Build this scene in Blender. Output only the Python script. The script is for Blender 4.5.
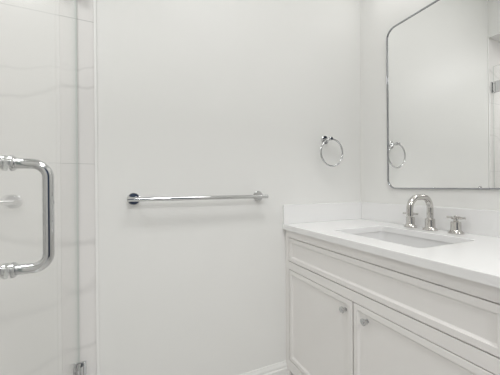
import bpy, bmesh, math
from mathutils import Vector, Matrix

# ------------------------------------------------------------------ scene, camera, world, lights
for o in list(bpy.data.objects):
    bpy.data.objects.remove(o)
scene = bpy.context.scene
COL = scene.collection
R = math.radians

cam_data = bpy.data.cameras.new('camera')
cam = bpy.data.objects.new('camera', cam_data)
COL.objects.link(cam)
CAM_H, YAW, PITCH, ROLL, FPX = 1.0706, 23.91, -0.243, 0.353, 271.77
cam_data.sensor_fit = 'HORIZONTAL'
cam_data.sensor_width = 36.0
cam_data.lens = FPX * 36.0 / 500.0
cam_data.clip_start = 0.02
fwd = Matrix.Rotation(R(-YAW), 4, 'Z') @ Matrix.Rotation(R(90 + PITCH), 4, 'X') @ Matrix.Rotation(R(-ROLL), 4, 'Z')
cam.matrix_world = Matrix.Translation((0, 0, CAM_H)) @ fwd
scene.camera = cam

CEIL, SHOW, VAN, HALL, SKY = 10.1, 7.0, 0.2, 31.0, 0.3   # lamp powers
world = bpy.data.worlds.new('world')
scene.world = world
world.use_nodes = True
world.node_tree.nodes['Background'].inputs[0].default_value = (0.10, 0.13, 0.19, 1)
world.node_tree.nodes['Background'].inputs[1].default_value = SKY

def area_lamp(name, loc, size, power, color=(1, 1, 1), rot=(0, 0, 0), size_y=None, shape='DISK'):
    d = bpy.data.lights.new(name, 'AREA')
    d.shape = shape
    d.size = size
    if size_y: d.size_y = size_y
    d.energy = power
    d.color = color
    o = bpy.data.objects.new(name, d)
    o.location = loc
    o.rotation_euler = rot
    COL.objects.link(o)
    return o

def bulb_lamp(name, loc, power, color=(1, 1, 1), radius=0.03):
    d = bpy.data.lights.new(name, 'POINT')
    d.energy = power
    d.color = color
    d.shadow_soft_size = radius
    o = bpy.data.objects.new(name, d)
    o.location = loc
    COL.objects.link(o)
    return o

area_lamp('ceiling_fill', (0.55, 0.18, 2.72), 0.7, CEIL, (1.0, 0.995, 0.985))  # unseen source, added to light the room evenly
area_lamp('shower_lamp', (-0.6, 0.55, 2.28), 0.25, SHOW, (1.0, 0.995, 0.985))
for yy in (0.52, 0.785, 1.05):
    bulb_lamp('vanity_bulb', (1.175, yy, 2.13), VAN, (1.0, 0.99, 0.975), 0.03)
# unseen fill source added behind the doorway to flatten the room's light
area_lamp('hall_fill', (0.3, -1.3, 2.42), 0.5, HALL, (1.0, 0.995, 0.985))

vs = scene.view_settings
vs.view_transform = 'Standard'
vs.look = 'None'
vs.gamma = 1.0
vs.use_curve_mapping = False
vs.exposure = 0.0
scene.cycles.max_bounces = 16
scene.cycles.diffuse_bounces = 10
scene.cycles.glossy_bounces = 8
scene.cycles.transparent_max_bounces = 16

# ------------------------------------------------------------------ materials
def new_mat(name):
    m = bpy.data.materials.new(name)
    m.use_nodes = True
    return m, m.node_tree, m.node_tree.nodes['Principled BSDF']

def plain(name, col, rough=0.5, metal=0.0, spec=0.5, var=0.0, scale=6.0, coat=0.0):
    m, nt, b = new_mat(name)
    b.inputs['Roughness'].default_value = rough
    b.inputs['Metallic'].default_value = metal
    b.inputs['Specular IOR Level'].default_value = spec
    b.inputs['Coat Weight'].default_value = coat
    if var > 0:
        tc = nt.nodes.new('ShaderNodeTexCoord')
        nz = nt.nodes.new('ShaderNodeTexNoise')
        nz.inputs['Scale'].default_value = scale
        nz.inputs['Detail'].default_value = 4
        rp = nt.nodes.new('ShaderNodeValToRGB')
        rp.color_ramp.elements[0].position = 0.3
        rp.color_ramp.elements[1].position = 0.7
        rp.color_ramp.elements[0].color = (*[c * (1 - var) for c in col], 1)
        rp.color_ramp.elements[1].color = (*[min(1, c * (1 + var)) for c in col], 1)
        nt.links.new(tc.outputs['Object'], nz.inputs['Vector'])
        nt.links.new(nz.outputs['Fac'], rp.inputs['Fac'])
        nt.links.new(rp.outputs['Color'], b.inputs['Base Color'])
    else:
        b.inputs['Base Color'].default_value = (*col, 1)
    return m

def veined(name, base, vein, rough, scale, strength, tile=None, grout=(0.6, 0.6, 0.59), streaks=()):
    """white stone with faint soft veins; tile = (axis, origin, pitch, half width) draws grout lines"""
    m, nt, b = new_mat(name)
    N, L = nt.nodes.new, nt.links.new
    tc = N('ShaderNodeTexCoord')
    mp = N('ShaderNodeMapping')
    mp.inputs['Rotation'].default_value = (R(20), R(12), R(35))
    mp.inputs['Scale'].default_value = (0.55, 0.55, 1.5)
    L(tc.outputs['Object'], mp.inputs['Vector'])
    nz = N('ShaderNodeTexNoise')
    nz.inputs['Scale'].default_value = scale
    nz.inputs['Detail'].default_value = 6
    nz.inputs['Distortion'].default_value = 0.7
    L(mp.outputs['Vector'], nz.inputs['Vector'])
    sub = N('ShaderNodeMath'); sub.operation = 'SUBTRACT'; sub.inputs[1].default_value = SKY
    ab = N('ShaderNodeMath'); ab.operation = 'ABSOLUTE'
    L(nz.outputs['Fac'], sub.inputs[0]); L(sub.outputs[0], ab.inputs[0])
    rp = N('ShaderNodeValToRGB')
    rp.color_ramp.elements[0].position = 0.0
    rp.color_ramp.elements[0].color = (1, 1, 1, 1)
    rp.color_ramp.elements[1].position = 0.035
    rp.color_ramp.elements[1].color = (0, 0, 0, 1)
    L(ab.outputs[0], rp.inputs['Fac'])
    n2 = N('ShaderNodeTexNoise')
    n2.inputs['Scale'].default_value = scale * 0.8
    L(tc.outputs['Object'], n2.inputs['Vector'])
    r2 = N('ShaderNodeValToRGB')
    r2.color_ramp.elements[0].position = 0.38
    r2.color_ramp.elements[1].position = 0.7
    L(n2.outputs['Fac'], r2.inputs['Fac'])
    mu = N('ShaderNodeMath'); mu.operation = 'MULTIPLY'
    L(rp.outputs['Color'], mu.inputs[0]); L(r2.outputs['Color'], mu.inputs[1])
    ms = N('ShaderNodeMath'); ms.operation = 'MULTIPLY'; ms.inputs[1].default_value = strength
    L(mu.outputs[0], ms.inputs[0])
    mix = N('ShaderNodeMix'); mix.data_type = 'RGBA'
    mix.inputs[6].default_value = (*base, 1)
    mix.inputs[7].default_value = (*vein, 1)
    L(ms.outputs[0], mix.inputs[0])
    out = mix.outputs[2]
    # single long veins: (x, z, slope, half width, strength), wandering with a little noise
    for i, (vx, vz, sl, hw, st) in enumerate(streaks):
        sp = N('ShaderNodeSeparateXYZ'); L(tc.outputs['Object'], sp.inputs[0])
        wn = N('ShaderNodeTexNoise'); wn.inputs['Scale'].default_value = 5.0; wn.inputs['Detail'].default_value = 5
        of = N('ShaderNodeMapping'); of.inputs['Location'].default_value = (3.1 * i, 0, 1.7 * i)
        L(tc.outputs['Object'], of.inputs['Vector']); L(of.outputs[0], wn.inputs['Vector'])
        zx = N('ShaderNodeMath'); zx.operation = 'MULTIPLY_ADD'; zx.inputs[1].default_value = -sl; zx.inputs[2].default_value = sl * vx - vz
        L(sp.outputs[0], zx.inputs[0])
        zz = N('ShaderNodeMath'); zz.operation = 'ADD'; L(sp.outputs[2], zz.inputs[0]); L(zx.outputs[0], zz.inputs[1])
        wz = N('ShaderNodeMath'); wz.operation = 'MULTIPLY_ADD'; wz.inputs[1].default_value = 0.16; wz.inputs[2].default_value = -0.08
        L(wn.outputs['Fac'], wz.inputs[0])
        dd = N('ShaderNodeMath'); dd.operation = 'ADD'; L(zz.outputs[0], dd.inputs[0]); L(wz.outputs[0], dd.inputs[1])
        da = N('ShaderNodeMath'); da.operation = 'ABSOLUTE'; L(dd.outputs[0], da.inputs[0])
        mr = N('ShaderNodeMapRange'); mr.interpolation_type = 'SMOOTHSTEP'
        mr.inputs['From Min'].default_value = 0.0; mr.inputs['From Max'].default_value = hw
        mr.inputs['To Min'].default_value = st; mr.inputs['To Max'].default_value = 0.0
        L(da.outputs[0], mr.inputs['Value'])
        mv = N('ShaderNodeMix'); mv.data_type = 'RGBA'
        L(mr.outputs[0], mv.inputs[0]); L(out, mv.inputs[6]); mv.inputs[7].default_value = (*vein, 1)
        out = mv.outputs[2]
    if tile:
        sx = N('ShaderNodeSeparateXYZ')
        L(tc.outputs['Object'], sx.inputs[0])
        for ax, org, pitch, hw in tile:
            if pitch:
                a = N('ShaderNodeMath'); a.operation = 'SUBTRACT'; a.inputs[1].default_value = org - pitch * 20.5
                L(sx.outputs[ax], a.inputs[0])
                mo = N('ShaderNodeMath'); mo.operation = 'MODULO'; mo.inputs[1].default_value = pitch
                L(a.outputs[0], mo.inputs[0])
                s = N('ShaderNodeMath'); s.operation = 'SUBTRACT'; s.inputs[1].default_value = pitch / 2
                L(mo.outputs[0], s.inputs[0])
            else:
                s = N('ShaderNodeMath'); s.operation = 'SUBTRACT'; s.inputs[1].default_value = org
                L(sx.outputs[ax], s.inputs[0])
            q = N('ShaderNodeMath'); q.operation = 'ABSOLUTE'
            L(s.outputs[0], q.inputs[0])
            lt = N('ShaderNodeMath'); lt.operation = 'LESS_THAN'; lt.inputs[1].default_value = hw
            L(q.outputs[0], lt.inputs[0])
            mg = N('ShaderNodeMix'); mg.data_type = 'RGBA'
            L(lt.outputs[0], mg.inputs[0])
            L(out, mg.inputs[6])
            mg.inputs[7].default_value = (*grout, 1)
            out = mg.outputs[2]
    L(out, b.inputs['Base Color'])
    b.inputs['Roughness'].default_value = rough
    return m

def clear_glass(name, tint, ior=1.45):
    """architectural glass: transparent plus a Fresnel reflection, the same seen from either side"""
    m, nt, b = new_mat(name)
    nt.nodes.remove(b)
    N, L = nt.nodes.new, nt.links.new
    out = nt.nodes['Material Output']
    geo = N('ShaderNodeNewGeometry')
    mi = N('ShaderNodeMix'); mi.data_type = 'FLOAT'
    mi.inputs[2].default_value = ior
    mi.inputs[3].default_value = 1 / ior
    L(geo.outputs['Backfacing'], mi.inputs[0])
    fr = N('ShaderNodeFresnel')
    L(mi.outputs[0], fr.inputs['IOR'])
    tr = N('ShaderNodeBsdfTransparent'); tr.inputs[0].default_value = (*tint, 1)
    gl = N('ShaderNodeBsdfGlossy'); gl.inputs['Roughness'].default_value = 0.0
    gl.inputs['Color'].default_value = (1, 1, 1, 1)
    mx = N('ShaderNodeMixShader')
    L(fr.outputs[0], mx.inputs[0]); L(tr.outputs[0], mx.inputs[1]); L(gl.outputs[0], mx.inputs[2])
    L(mx.outputs[0], out.inputs['Surface'])
    return m

M = {}
M['wall'] = plain('white_wall_paint', (0.80, 0.80, 0.785), 0.45, spec=0.3, var=0.006, scale=2.0)
M['ceiling'] = plain('ceiling_paint', (0.82, 0.82, 0.81), 0.7, spec=0.2)
M['trim'] = plain('trim_paint', (0.83, 0.83, 0.815), 0.3)
M['cabinet'] = plain('cabinet_paint', (0.83, 0.815, 0.80), 0.35, var=0.006, scale=3.0)
M['quartz'] = veined('white_quartz', (0.835, 0.835, 0.835), (0.70, 0.70, 0.70), 0.16, 3.0, 0.6)
M['tile'] = veined('marble_tile', (0.775, 0.762, 0.752), (0.50, 0.49, 0.48), 0.14, 2.3, 0.5,
                   tile=[(2, 1.7416, 0, 0.0014), (2, 1.1655, 0, 0.0010)], grout=(0.56, 0.56, 0.55),
                   streaks=[(-0.13, 1.47, 0.18, 0.012, 0.32), (-0.13, 1.575, 0.30, 0.010, 0.24), (-0.13, 0.85, -0.12, 0.022, 0.30),
                            (-0.13, 0.66, 0.22, 0.03, 0.22), (-0.2, 0.42, 0.3, 0.02, 0.25), (-0.3, 1.95, 0.4, 0.02, 0.3)])
M['floor'] = veined('floor_tile', (0.62, 0.61, 0.59), (0.45, 0.44, 0.43), 0.3, 2.0, 0.6,
                    tile=[(0, 0.1, 0.6, 0.002), (1, 0.2, 0.6, 0.002)], grout=(0.4, 0.4, 0.39))
M['porcelain'] = plain('white_porcelain', (0.73, 0.73, 0.73), 0.1, coat=0.3)
M['chrome'] = plain('polished_chrome', (0.62, 0.625, 0.63), 0.05, metal=1.0)
M['chrome_darkrefl'] = plain('chrome_dark_reflections', (0.38, 0.39, 0.41), 0.05, metal=1.0)  # polished chrome with dark room reflections put into its colour
M['nickel'] = plain('polished_nickel', (0.62, 0.605, 0.585), 0.11, metal=1.0)
M['mirror'] = plain('mirror_silver', (0.95, 0.955, 0.95), 0.0, metal=1.0)
M['edge'] = plain('white_edge', (0.84, 0.84, 0.83), 0.3)
M['glass'] = clear_glass('clear_glass', (0.985, 0.99, 0.985))
M['glassedge'] = plain('glass_edge', (0.50, 0.56, 0.53), 0.15)
M['shade'] = clear_glass('shade_glass', (0.985, 0.985, 0.985), 1.5)
M['seal'] = plain('clear_vinyl', (0.66, 0.67, 0.66), 0.3)
M['dark'] = plain('cabinet_gap_shade', (0.10, 0.097, 0.095), 0.7)  # inside coloured near-black to deepen the shade in door and drawer gaps
M['hall'] = plain('hall_dimness', (0.045, 0.065, 0.11), 0.5)  # hall's dimness put into a dark blue, for the chrome to mirror

# ------------------------------------------------------------------ mesh helpers
ORIGIN = {}

def box(bm, x0, x1, y0, y1, z0, z1, mi=0):
    v = [bm.verts.new(p) for p in ((x0, y0, z0), (x1, y0, z0), (x1, y1, z0), (x0, y1, z0),
                                   (x0, y0, z1), (x1, y0, z1), (x1, y1, z1), (x0, y1, z1))]
    fs = []
    for q in ((3, 2, 1, 0), (4, 5, 6, 7), (0, 1, 5, 4), (1, 2, 6, 5), (2, 3, 7, 6), (3, 0, 4, 7)):
        f = bm.faces.new([v[i] for i in q]); f.material_index = mi; fs.append(f)
    return fs

def frame_of(t):
    t = t.normalized()
    a = Vector((0, 0, 1)) if abs(t.z) < 0.9 else Vector((1, 0, 0))
    u = t.cross(a).normalized()
    return u, t.cross(u).normalized()

def tube(bm, pts, r, seg=20, closed=False, caps=True):
    pts = [Vector(p) for p in pts]
    n = len(pts)
    tans = []
    for i in range(n):
        if closed: t = pts[(i + 1) % n] - pts[i - 1]
        elif i == 0: t = pts[1] - pts[0]
        elif i == n - 1: t = pts[-1] - pts[-2]
        else: t = (pts[i + 1] - pts[i]).normalized() + (pts[i] - pts[i - 1]).normalized()
        tans.append(t.normalized())
    u, _ = frame_of(tans[0])
    rings = []
    for i in range(n):
        u = (u - tans[i] * u.dot(tans[i])).normalized()
        w = tans[i].cross(u)
        rr = r[i] if isinstance(r, (list, tuple)) else r
        rings.append([bm.verts.new(pts[i] + (u * math.cos(2 * math.pi * k / seg) + w * math.sin(2 * math.pi * k / seg)) * rr)
                      for k in range(seg)])
    for i in range(n if closed else n - 1):
        a, b = rings[i], rings[(i + 1) % n]
        for k in range(seg):
            f = bm.faces.new((a[k], a[(k + 1) % seg], b[(k + 1) % seg], b[k])); f.smooth = True
    if caps and not closed:
        bm.faces.new(rings[0][::-1]); bm.faces.new(rings[-1])

def lathe(bm, origin, axis, prof, seg=32, close=True):
    """prof: list of (distance along axis, radius); each segment gets its own shading so edges stay crisp"""
    o, ax = Vector(origin), Vector(axis).normalized()
    u, w = frame_of(ax)
    def ring(d, r):
        return [bm.verts.new(o + ax * d + (u * math.cos(2 * math.pi * k / seg) + w * math.sin(2 * math.pi * k / seg)) * r)
                for k in range(seg)]
    rs = [ring(d, max(r, 1e-5)) for d, r in prof]
    for a, b in zip(rs, rs[1:]):
        for k in range(seg):
            f = bm.faces.new((a[k], a[(k + 1) % seg], b[(k + 1) % seg], b[k])); f.smooth = True
    if close:
        bm.faces.new(rs[0][::-1]); bm.faces.new(rs[-1])

def obj(name, bm, mat, parent=None, loc=None, bevel=0, kind=None, autosmooth=True, merge=False):
    if merge:
        bmesh.ops.remove_doubles(bm, verts=bm.verts, dist=1e-5)
    bmesh.ops.recalc_face_normals(bm, faces=bm.faces)
    me = bpy.data.meshes.new(name)
    bm.to_mesh(me); bm.free()
    if autosmooth:
        me.set_sharp_from_angle(angle=R(35))
    for m in (mat if isinstance(mat, (list, tuple)) else [mat]):
        me.materials.append(m)
    o = bpy.data.objects.new(name, me)
    COL.objects.link(o)
    if parent:
        o.parent = parent
        # parts are modelled in world coordinates; things stand at their base without rotation
        o.matrix_parent_inverse = Matrix.Identity(4)
        o.location = -Vector(ORIGIN.get(parent.name, (0, 0, 0)))   # a sub-part's parent has no offset left to undo
    if bevel:
        md = o.modifiers.new('bevel', 'BEVEL')
        md.width = bevel; md.segments = 2; md.limit_method = 'ANGLE'; md.angle_limit = R(40)
        md.harden_normals = True
    if kind: o['kind'] = kind
    return o

def thing(name, label, cat, loc, group=None):
    o = bpy.data.objects.new(name, None)
    o.empty_display_size = 0.05
    o.location = loc
    COL.objects.link(o)
    ORIGIN[o.name] = tuple(loc)
    o['label'] = label; o['category'] = cat
    if group: o['group'] = group
    return o

def rrect(cy, cz, hy, hz, r, seg=10):
    """rounded rectangle outline (y, z) counter-clockwise"""
    out = []
    for sy, sz, a0 in ((1, 1, 0), (-1, 1, 90), (-1, -1, 180), (1, -1, 270)):
        for k in range(seg + 1):
            a = R(a0 + 90 * k / seg)
            out.append((cy + sy * (hy - r) + r * math.cos(a), cz + sz * (hz - r) + r * math.sin(a)))
    return out

def bend_path(corners, radius, n=10):
    """polyline with rounded corners"""
    P = [Vector(p) for p in corners]
    out = [P[0]]
    for i in range(1, len(P) - 1):
        a, b, c = P[i - 1], P[i], P[i + 1]
        d0, d1 = (a - b).normalized(), (c - b).normalized()
        ang = d0.angle(d1)
        t = radius / math.tan(ang / 2)
        cen = b + (d0 + d1).normalized() * (radius / math.sin(ang / 2))
        s, e = b + d0 * t - cen, b + d1 * t - cen
        for k in range(n + 1):
            out.append(cen + s.normalized().slerp(e.normalized(), k / n) * radius)
    out.append(P[-1])
    return out

# ------------------------------------------------------------------ dimensions (metres)
XR, YB, ZC = 1.3200, 1.2700, 2.74       # right wall, back wall, ceiling
XT = -0.1288                            # where the shower tile meets the painted wall
XG = -0.1866                            # plane of the shower door
SOFF = 2.281

# ------------------------------------------------------------------ the room
YF = -0.45                              # wall with the doorway, just behind the camera
bm = bmesh.new(); box(bm, -1.2, XR + 0.1, -2.3, YB + 0.1, -0.1, 0.0)
obj('floor', bm, M['floor'], kind='structure')
bm = bmesh.new(); box(bm, -1.2, XR + 0.1, YF, YB + 0.1, ZC, ZC + 0.1)
obj('ceiling', bm, M['ceiling'], kind='structure')
bm = bmesh.new(); box(bm, XT, XR + 0.1, YB, YB + 0.1, 0.0, ZC)
obj('wall_back', bm, M['wall'], kind='structure')
bm = bmesh.new(); box(bm, XR, XR + 0.1, YF, YB, 0.0, ZC)
obj('wall_right', bm, M['wall'], kind='structure')
bm = bmesh.new(); box(bm, -1.2, XT, YB, YB + 0.1, 0.0, ZC)
obj('wall_shower_back', bm, M['tile'], kind='structure')
bm = bmesh.new(); box(bm, -1.2, -1.05, YF, YB, 0.0, ZC)
obj('wall_shower_left', bm, M['tile'], kind='structure')
bm = bmesh.new(); box(bm, -1.05, XT, YF, YB, SOFF, ZC)
obj('ceiling_shower_soffit', bm, M['wall'], kind='structure')
# wall behind the camera with the doorway the photographer looks in from, and a hall beyond with its dimness put into the wall colour
DX0, DX1 = -0.10, 0.72
bm = bmesh.new()
box(bm, -1.2, DX0, YF - 0.1, YF, 0.0, ZC)
box(bm, DX1, XR + 0.1, YF - 0.1, YF, 0.0, ZC)
box(bm, DX0, DX1, YF - 0.1, YF, 2.05, ZC)
obj('wall_front', bm, M['wall'], kind='structure')
bm = bmesh.new()
box(bm, -1.2, XR + 0.1, -2.3, -2.2, 0.0, 2.45)
box(bm, -1.2, -1.1, -2.2, YF - 0.1, 0.0, 2.45)
box(bm, XR, XR + 0.1, -2.2, YF - 0.1, 0.0, 2.45)
obj('wall_hall', bm, M['hall'], kind='structure')
bm = bmesh.new(); box(bm, -1.2, XR + 0.1, -2.3, YF - 0.1, 2.45, 2.5)
obj('ceiling_hall', bm, M['ceiling'], kind='structure')
bm = bmesh.new(); box(bm, -0.24, XT, YF, YB, 0.0, 0.10)
obj('trim_shower_curb', bm, M['quartz'], kind='structure', bevel=0.003)
# slim edge strip where the tile stops
bm = bmesh.new(); box(bm, XT + 0.0006, XT + 0.0100, YB - 0.005, YB, 0.0, SOFF)
obj('trim_tile_edge', bm, M['edge'], kind='structure', bevel=0.0012)

# baseboard with a stepped, moulded top
bm = bmesh.new()
prof = [(0, 0), (0.016, 0), (0.016, 0.090), (0.0135, 0.0925), (0.0105, 0.0935), (0.0105, 0.0985), (0.0115, 0.103), (0.0095, 0.111), (0.006, 0.115), (0.005, 0.1235), (0, 0.1235)]
xa, xb_ = XT + 0.0115, 0.7705
ra = [bm.verts.new((xa, YB - d, z)) for d, z in prof]
rb = [bm.verts.new((xb_, YB - d, z)) for d, z in prof]
for k in range(len(prof)):
    j = (k + 1) % len(prof)
    bm.faces.new((ra[k], ra[j], rb[j], rb[k]))
bm.faces.new(ra[::-1]); bm.faces.new(rb)
obj('baseboard_back', bm, M['trim'], kind='structure')

# ------------------------------------------------------------------ vanity cabinet
XF = 0.7708                     # plane of the face frame
Y0, Y1 = 0.285, YB - 0.001      # right and left ends
ZS = 0.8392                     # underside of the worktop
vanity = thing('vanity_cabinet', 'white shaker vanity cabinet under the quartz countertop', 'cabinet', (1.04, 0.785, 0.0))
TH = 0.02
DY0, DY1 = 0.315, 1.2365        # opening width
ZD0, ZD1 = 0.6705, 0.7988       # false drawer opening
ZO0, ZO1 = 0.148, 0.632         # door opening
bm = bmesh.new()                # face frame: stiles, rails
box(bm, XF, XF + TH, DY1, Y1, 0.0, ZS)
box(bm, XF, XF + TH, Y0, DY0, 0.0, ZS)
box(bm, XF, XF + TH, DY0, DY1, ZD1, ZS)
box(bm, XF, XF + TH, DY0, DY1, ZO1, ZD0)
box(bm, XF, XF + TH, DY0, DY1, 0.092, ZO0)
obj('face_frame', bm, M['cabinet'], vanity)
bm = bmesh.new()                # sides, back, deck and toe kick
box(bm, XF + TH, XR - 0.001, Y1 - 0.018, Y1, 0.0, ZS)
box(bm, XF + TH, XR - 0.001, Y0, Y0 + 0.018, 0.0, ZS)
box(bm, XR - 0.012, XR - 0.001, Y0 + 0.018, Y1 - 0.018, 0.0, ZS)
box(bm, XF + TH, XR - 0.012, Y0 + 0.018, Y1 - 0.018, 0.108, 0.126)
box(bm, XF + 0.0215, XF + 0.030, Y0 + 0.018, Y1 - 0.018, 0.60, 0.835)
obj('carcass', bm, M['dark'], vanity)
bm = bmesh.new(); box(bm, XF + 0.024, XF + 0.039, Y0 + 0.019, Y1 - 0.019, 0.0, 0.107)
obj('toe_kick', bm, M['cabinet'], vanity)

def shaker_panel(y0, y1, z0, z1, fw=0.020, bw=0.007, depth=0.007, lip=0.0015):
    """slab front whose thin frame slopes down to a sunk flat panel; faces -X"""
    bm = bmesh.new()
    def ring(x, ins):
        return [bm.verts.new((x, y, z)) for y, z in ((y0 + ins, z0 + ins), (y1 - ins, z0 + ins), (y1 - ins, z1 - ins), (y0 + ins, z1 - ins))]
    rs = [ring(XF + TH, 0), ring(XF + lip, 0), ring(XF, lip), ring(XF, fw), ring(XF + depth * .35, fw + 0.001), ring(XF + depth, fw + bw)]
    for a, b in zip(rs, rs[1:]):
        for k in range(4):
            bm.faces.new((a[k], a[(k + 1) % 4], b[(k + 1) % 4], b[k]))
    bm.faces.new(rs[0][::-1]); bm.faces.new(rs[-1])
    return bm
G = 0.0036
obj('drawer_front', shaker_panel(DY0 + G, DY1 - G, ZD0 + G, ZD1 - G), M['cabinet'], vanity, autosmooth=False)
YM = 0.7840
KX = XF + 0.007
for y0, y1, ky in ((YM + 0.0026, DY1 - G, 0.829), (DY0 + G, YM - 0.0026, 0.722)):
    d = obj('cabinet_door', shaker_panel(y0, y1, ZO0 + G, ZO1 - G), M['cabinet'], vanity, autosmooth=False)
    bm = bmesh.new()
    lathe(bm, (KX, ky, 0.583), (-1, 0, 0),
          [(0.0, 0.0085), (0.002, 0.0085), (0.003, 0.0055), (0.012, 0.005), (0.014, 0.0075), (0.016, 0.0112), (0.018, 0.0125), (0.0215, 0.0125), (0.0235, 0.0105), (0.0245, 0.006), (0.0247, 0.001)])
    k = obj('knob', bm, M['chrome'], d)
    k['label'] = 'round chrome knob'

# ------------------------------------------------------------------ countertop with backsplashes
XC0 = 0.7545
CT0, CT1 = 0.268, YB - 0.0005
ZT = 0.8665
SX0, SX1, SY0, SY1 = 0.858, 1.172, 0.578, 0.992    # sink opening
counter = thing('countertop', 'white quartz countertop with faint grey veins and low backsplash', 'countertop', (1.03, 0.775, ZS))
def rr_xy(x0, x1, y0, y1, r, seg=8):
    cx, cy, hx, hy = (x0 + x1) / 2, (y0 + y1) / 2, (x1 - x0) / 2, (y1 - y0) / 2
    return rrect(cx, cy, hx, hy, r, seg)
bm = bmesh.new()
hole = rr_xy(SX0, SX1, SY0, SY1, 0.018)
n = len(hole)
e = 0.002
def outer_pts(ins):
    # one outer point per hole point, gathered on the rectangle's corners
    x0, x1, y0, y1 = XC0 + ins, XR - 0.0005, CT0 + ins, CT1
    c = [(x1, y1), (x0, y1), (x0, y0), (x1, y0)]
    return c
def slab_face(z, ins, grow, flip):
    h = [bm.verts.new((x, y, z)) for x, y in rr_xy(SX0 - grow, SX1 + grow, SY0 - grow, SY1 + grow, 0.018 + grow)]
    c = [bm.verts.new((x, y, z)) for x, y in outer_pts(ins)]
    q = n // 4
    for s in range(4):
        for k in range(q - 1):
            bm.faces.new((h[s * q + k], h[s * q + k + 1], c[s]))
        nx = (s + 1) % 4
        bm.faces.new((h[s * q + q - 1], h[(nx * q) % n], c[nx], c[s]))
    return h, c
ht, ct = slab_face(ZT, e, e, False)
he, ce = [], []
he = [bm.verts.new((x, y, ZT - e)) for x, y in hole]
ce = [bm.verts.new((x, y, ZT - e)) for x, y in outer_pts(0)]
hb, cb = slab_face(ZS, 0, 0, True)
for a, b in ((ht, he), (he, hb)):
    for k in range(n):
        bm.faces.new((a[k], a[(k + 1) % n], b[(k + 1) % n], b[k]))
for a, b in ((ct, ce), (ce, cb)):
    for k in range(4):
        bm.faces.new((a[k], a[(k + 1) % 4], b[(k + 1) % 4], b[k]))
obj('slab', bm, M['quartz'], counter, autosmooth=False)
SPL = 0.9694
bm = bmesh.new(); box(bm, XR - 0.013, XR - 0.0005, CT0, CT1 - 0.0135, ZT, SPL)
obj('backsplash', bm, M['quartz'], counter, bevel=0.0015)
bm = bmesh.new(); box(bm, XC0 + 0.0005, XR - 0.0005, CT1 - 0.013, CT1, ZT, SPL)
obj('backsplash', bm, M['quartz'], counter, bevel=0.0015)

# ------------------------------------------------------------------ undermount sink
sink = thing('sink', 'white rectangular undermount sink sunk into the countertop', 'sink', (1.015, 0.785, ZS - 0.16))
bm = bmesh.new()
loops = []
for z, g, r in ((ZS - 0.0005, 0.030, 0.04), (ZS - 0.0005, 0.004, 0.03), (ZS - 0.02, 0.003, 0.03), (ZS - 0.115, -0.012, 0.04),
                (ZS - 0.135, -0.022, 0.045), (ZS - 0.143, -0.045, 0.05), (ZS - 0.147, -0.115, 0.03)):
    loops.append([bm.verts.new((x, y, z)) for x, y in rr_xy(SX0 - g, SX1 + g, SY0 - g, SY1 + g, r)])
inner_n = len(loops)
for z, g, r in ((ZS - 0.157, -0.110, 0.03), (ZS - 0.150, -0.035, 0.05), (ZS - 0.115, 0.0, 0.04), (ZS - 0.02, 0.014, 0.03), (ZS - 0.012, 0.030, 0.04)):
    loops.append([bm.verts.new((x, y, z)) for x, y in rr_xy(SX0 - g, SX1 + g, SY0 - g, SY1 + g, r)])
nn = len(loops[0])
for i, (a, b) in enumerate(zip(loops, loops[1:] + loops[:1])):
    if i == inner_n - 1: continue
    for k in range(nn):
        f = bm.faces.new((a[k], a[(k + 1) % nn], b[(k + 1) % nn], b[k])); f.smooth = True
bm.faces.new(loops[inner_n - 1]); bm.faces.new(loops[inner_n][::-1])
obj('basin', bm, M['porcelain'], sink)
bm = bmesh.new()
lathe(bm, (1.015, 0.785, ZS - 0.1475), (0, 0, 1), [(0, 0.022), (0.003, 0.022), (0.004, 0.018), (0.002, 0.015), (0.006, 0.013), (0.0075, 0.004), (0.0076, 0.0005)])
obj('drain', bm, M['chrome'], sink)

# ------------------------------------------------------------------ widespread faucet
FX, FY = 1.252, 0.800
faucet = thing('faucet', 'polished nickel faucet with arched spout and two cross handles', 'faucet', (FX, FY, ZT + 0.0004))
bm = bmesh.new()
tube(bm, bend_path([(FX, FY, ZT + 0.03), (FX, FY, 1.018), (FX - 0.137, FY, 1.018), (FX - 0.137, FY, 0.940)], 0.052, 14), 0.0132, 24)
lathe(bm, (FX - 0.137, FY, 0.940), (0, 0, -1), [(-0.012, 0.0138), (0.002, 0.0138), (0.003, 0.011), (0.0031, 0.001)], 24)
obj('spout', bm, M['nickel'], faucet)
bm = bmesh.new()
lathe(bm, (FX, FY, ZT + 0.0004), (0, 0, 1), [(0, 0.031), (0.004, 0.031), (0.007, 0.028), (0.011, 0.0225), (0.015, 0.0205), (0.047, 0.0195), (0.050, 0.0195), (0.052, 0.017), (0.053, 0.0135)])
obj('spout_base', bm, M['nickel'], faucet)
for hy, rot in ((0.899, 12), (0.696, 8)):
    bm = bmesh.new()
    lathe(bm, (1.258, hy, ZT + 0.0004), (0, 0, 1), [(0, 0.029), (0.004, 0.029), (0.007, 0.026), (0.012, 0.0205), (0.016, 0.019), (0.046, 0.0185), (0.049, 0.0175), (0.051, 0.009), (0.060, 0.0075), (0.073, 0.0075), (0.0745, 0.006), (0.075, 0.0005)])
    h = obj('valve_handle', bm, M['nickel'], faucet)
    bm = bmesh.new()
    for a in (rot, rot + 90):
        dx, dy = math.cos(R(a)) * 0.034, math.sin(R(a)) * 0.034
        tube(bm, [(1.258 - dx, hy - dy, ZT + 0.066), (1.258 - dx * .3, hy - dy * .3, ZT + 0.066), (1.258 + dx * .3, hy + dy * .3, ZT + 0.066), (1.258 + dx, hy + dy, ZT + 0.066)],
             [0.0042, 0.0052, 0.0052, 0.0042], 14)
    c = obj('cross_grip', bm, M['nickel'], h)

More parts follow.
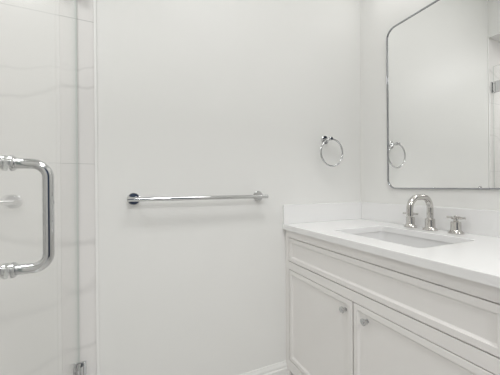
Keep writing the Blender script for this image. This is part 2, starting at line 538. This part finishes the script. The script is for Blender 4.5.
# ------------------------------------------------------------------ wall mirror
MY1, MZ0, MZ1 = 1.073, 1.0528, 1.929
MW = 0.61
mcy, mcz, mhy, mhz = MY1 - MW / 2, (MZ0 + MZ1) / 2, MW / 2, (MZ1 - MZ0) / 2
mirror = thing('wall_mirror', 'tall rounded rectangular mirror with thin chrome frame above the faucet', 'mirror', (XR - 0.01, mcy, MZ0))
LEAN = 0.006                    # it hangs leaning a touch forward at the top
def lean(x, z): return x - (z - MZ0) * LEAN
def mring(x, ins):
    return [bm.verts.new((lean(x, z), y, z)) for y, z in rrect(mcy, mcz, mhy - ins, mhz - ins, 0.051 - ins, 12)]
XB = XR - 0.0015
bm = bmesh.new()
prof = [(0.0, 0.0), (-0.0055, 0.0)] + [(-0.006 - 0.0028 * math.sin(R(a)), 0.0028 - 0.0028 * math.cos(R(a))) for a in range(0, 181, 20)] + [(-0.003, 0.0056), (0.0, 0.0056)]
rs = [mring(XB + dx, ins) for dx, ins in prof]
for a, b in zip(rs, rs[1:] + rs[:1]):
    for k in range(len(a)):
        f = bm.faces.new((a[k], a[(k + 1) % len(a)], b[(k + 1) % len(a)], b[k])); f.smooth = True
obj('mirror_frame', bm, M['chrome_darkrefl'], mirror)
bm = bmesh.new()
a = mring(XB - 0.0003, 0.0055); b = mring(XB - 0.0025, 0.0055)
bm.faces.new(a); bm.faces.new(b[::-1])
for k in range(len(a)):
    bm.faces.new((a[k], a[(k + 1) % len(a)], b[(k + 1) % len(a)], b[k]))
obj('mirror_glass', bm, M['mirror'], mirror)

# ------------------------------------------------------------------ towel bar
BZ = 1.0198
towel = thing('towel_bar', 'long straight chrome towel bar mounted on the back wall', 'towel bar', (0.314, YB, BZ))
bm = bmesh.new()
lathe(bm, (-0.006, YB - 0.060, BZ), (1, 0, 0), [(0, 0.0075), (0.0015, 0.0092), (0.6385, 0.0092), (0.640, 0.0075)], 24)
obj('bar', bm, M['chrome'], towel)
for bx in (0.016, 0.606):
    bm = bmesh.new()
    lathe(bm, (bx, YB - 0.0003, BZ), (0, -1, 0), [(0, 0.0265), (0.006, 0.0265), (0.008, 0.024), (0.0085, 0.0095), (0.056, 0.009)], 32)
    obj('mount', bm, M['chrome'], towel)

# ------------------------------------------------------------------ towel ring
RX, RY, RZ = 1.050, YB - 0.050, 1.2595
ring = thing('towel_ring', 'round chrome towel ring on the back wall beside the mirror', 'towel ring', (1.04, YB, 1.336))
bm = bmesh.new()
RR = 0.0765
tube(bm, [(RX + RR * math.sin(2 * math.pi * k / 64), RY, RZ + RR * math.cos(2 * math.pi * k / 64)) for k in range(64)], 0.0047, 14, closed=True)
obj('ring', bm, M['chrome'], ring)
bm = bmesh.new()
lathe(bm, (1.040, YB - 0.0003, RZ + RR + 0.001), (0, -1, 0), [(0, 0.0245), (0.006, 0.0245), (0.008, 0.022), (0.0085, 0.0085), (0.038, 0.0085), (0.0385, 0.010), (0.060, 0.010), (0.0615, 0.008)], 32)
obj('mount', bm, M['chrome'], ring)

# ------------------------------------------------------------------ frameless shower door
GT = 0.0035
GLASS_FACE = XG                 # the face towards the room
XG = XG - GT
door = thing('shower_door', 'frameless clear glass shower door with chrome pull handle', 'shower door', (XG, 0.9, 0.11))
bm = bmesh.new()
GY0, GY1, GZ0, GZ1 = 0.533, YB - 0.006, 0.112, 2.05
fs = box(bm, XG - GT, XG + GT, GY0, GY1, GZ0, GZ1)
for i in (0, 1, 2, 4): fs[i].material_index = 1
obj('glass_panel', bm, [M['glass'], M['glassedge']], door)
for z0 in (0.282, 1.829):
    bm = bmesh.new()
    box(bm, XG - 0.026, XG + 0.026, YB - 0.0062, YB - 0.0002, z0, z0 + 0.09)
    box(bm, XG + GT + 0.0002, XG + GT + 0.0062, YB - 0.062, YB - 0.012, z0, z0 + 0.09)
    box(bm, XG - GT - 0.0062, XG - GT - 0.0002, YB - 0.062, YB - 0.012, z0, z0 + 0.09)
    h = obj('hinge', bm, M['chrome'], door, bevel=0.0012)
    bm = bmesh.new()
    for s in (-1, 1):
        tube(bm, [(XG + s * (GT + 0.0075), YB - 0.0125, z0 + 0.012), (XG + s * (GT + 0.0075), YB - 0.0125, z0 + 0.078)], 0.0068, 16)
    k = obj('hinge_barrel', bm, M['chrome'], h)
HY, HZ0, HZ1 = 0.596, 0.928, 1.113
bm = bmesh.new()
for s, reach in ((1, 0.0560), (-1, 0.0560)):
    x0, x1 = XG + s * (GT + 0.0005), XG + s * reach
    tube(bm, bend_path([(x0, HY, HZ0), (x1, HY, HZ0), (x1, HY, HZ1), (x0, HY, HZ1)], 0.024, 12), 0.0088, 24)
h = obj('pull_handle', bm, M['chrome'], door)
for s in (1, -1):
    for z in (HZ0, HZ1):
        bm = bmesh.new()
        lathe(bm, (XG + s * GT, HY, z), (s, 0, 0), [(0.0002, 0.0135), (0.0035, 0.0135), (0.0045, 0.0120), (0.0065, 0.0110), (0.0068, 0.0088)], 28)
        w = obj('washer', bm, M['chrome'], h)
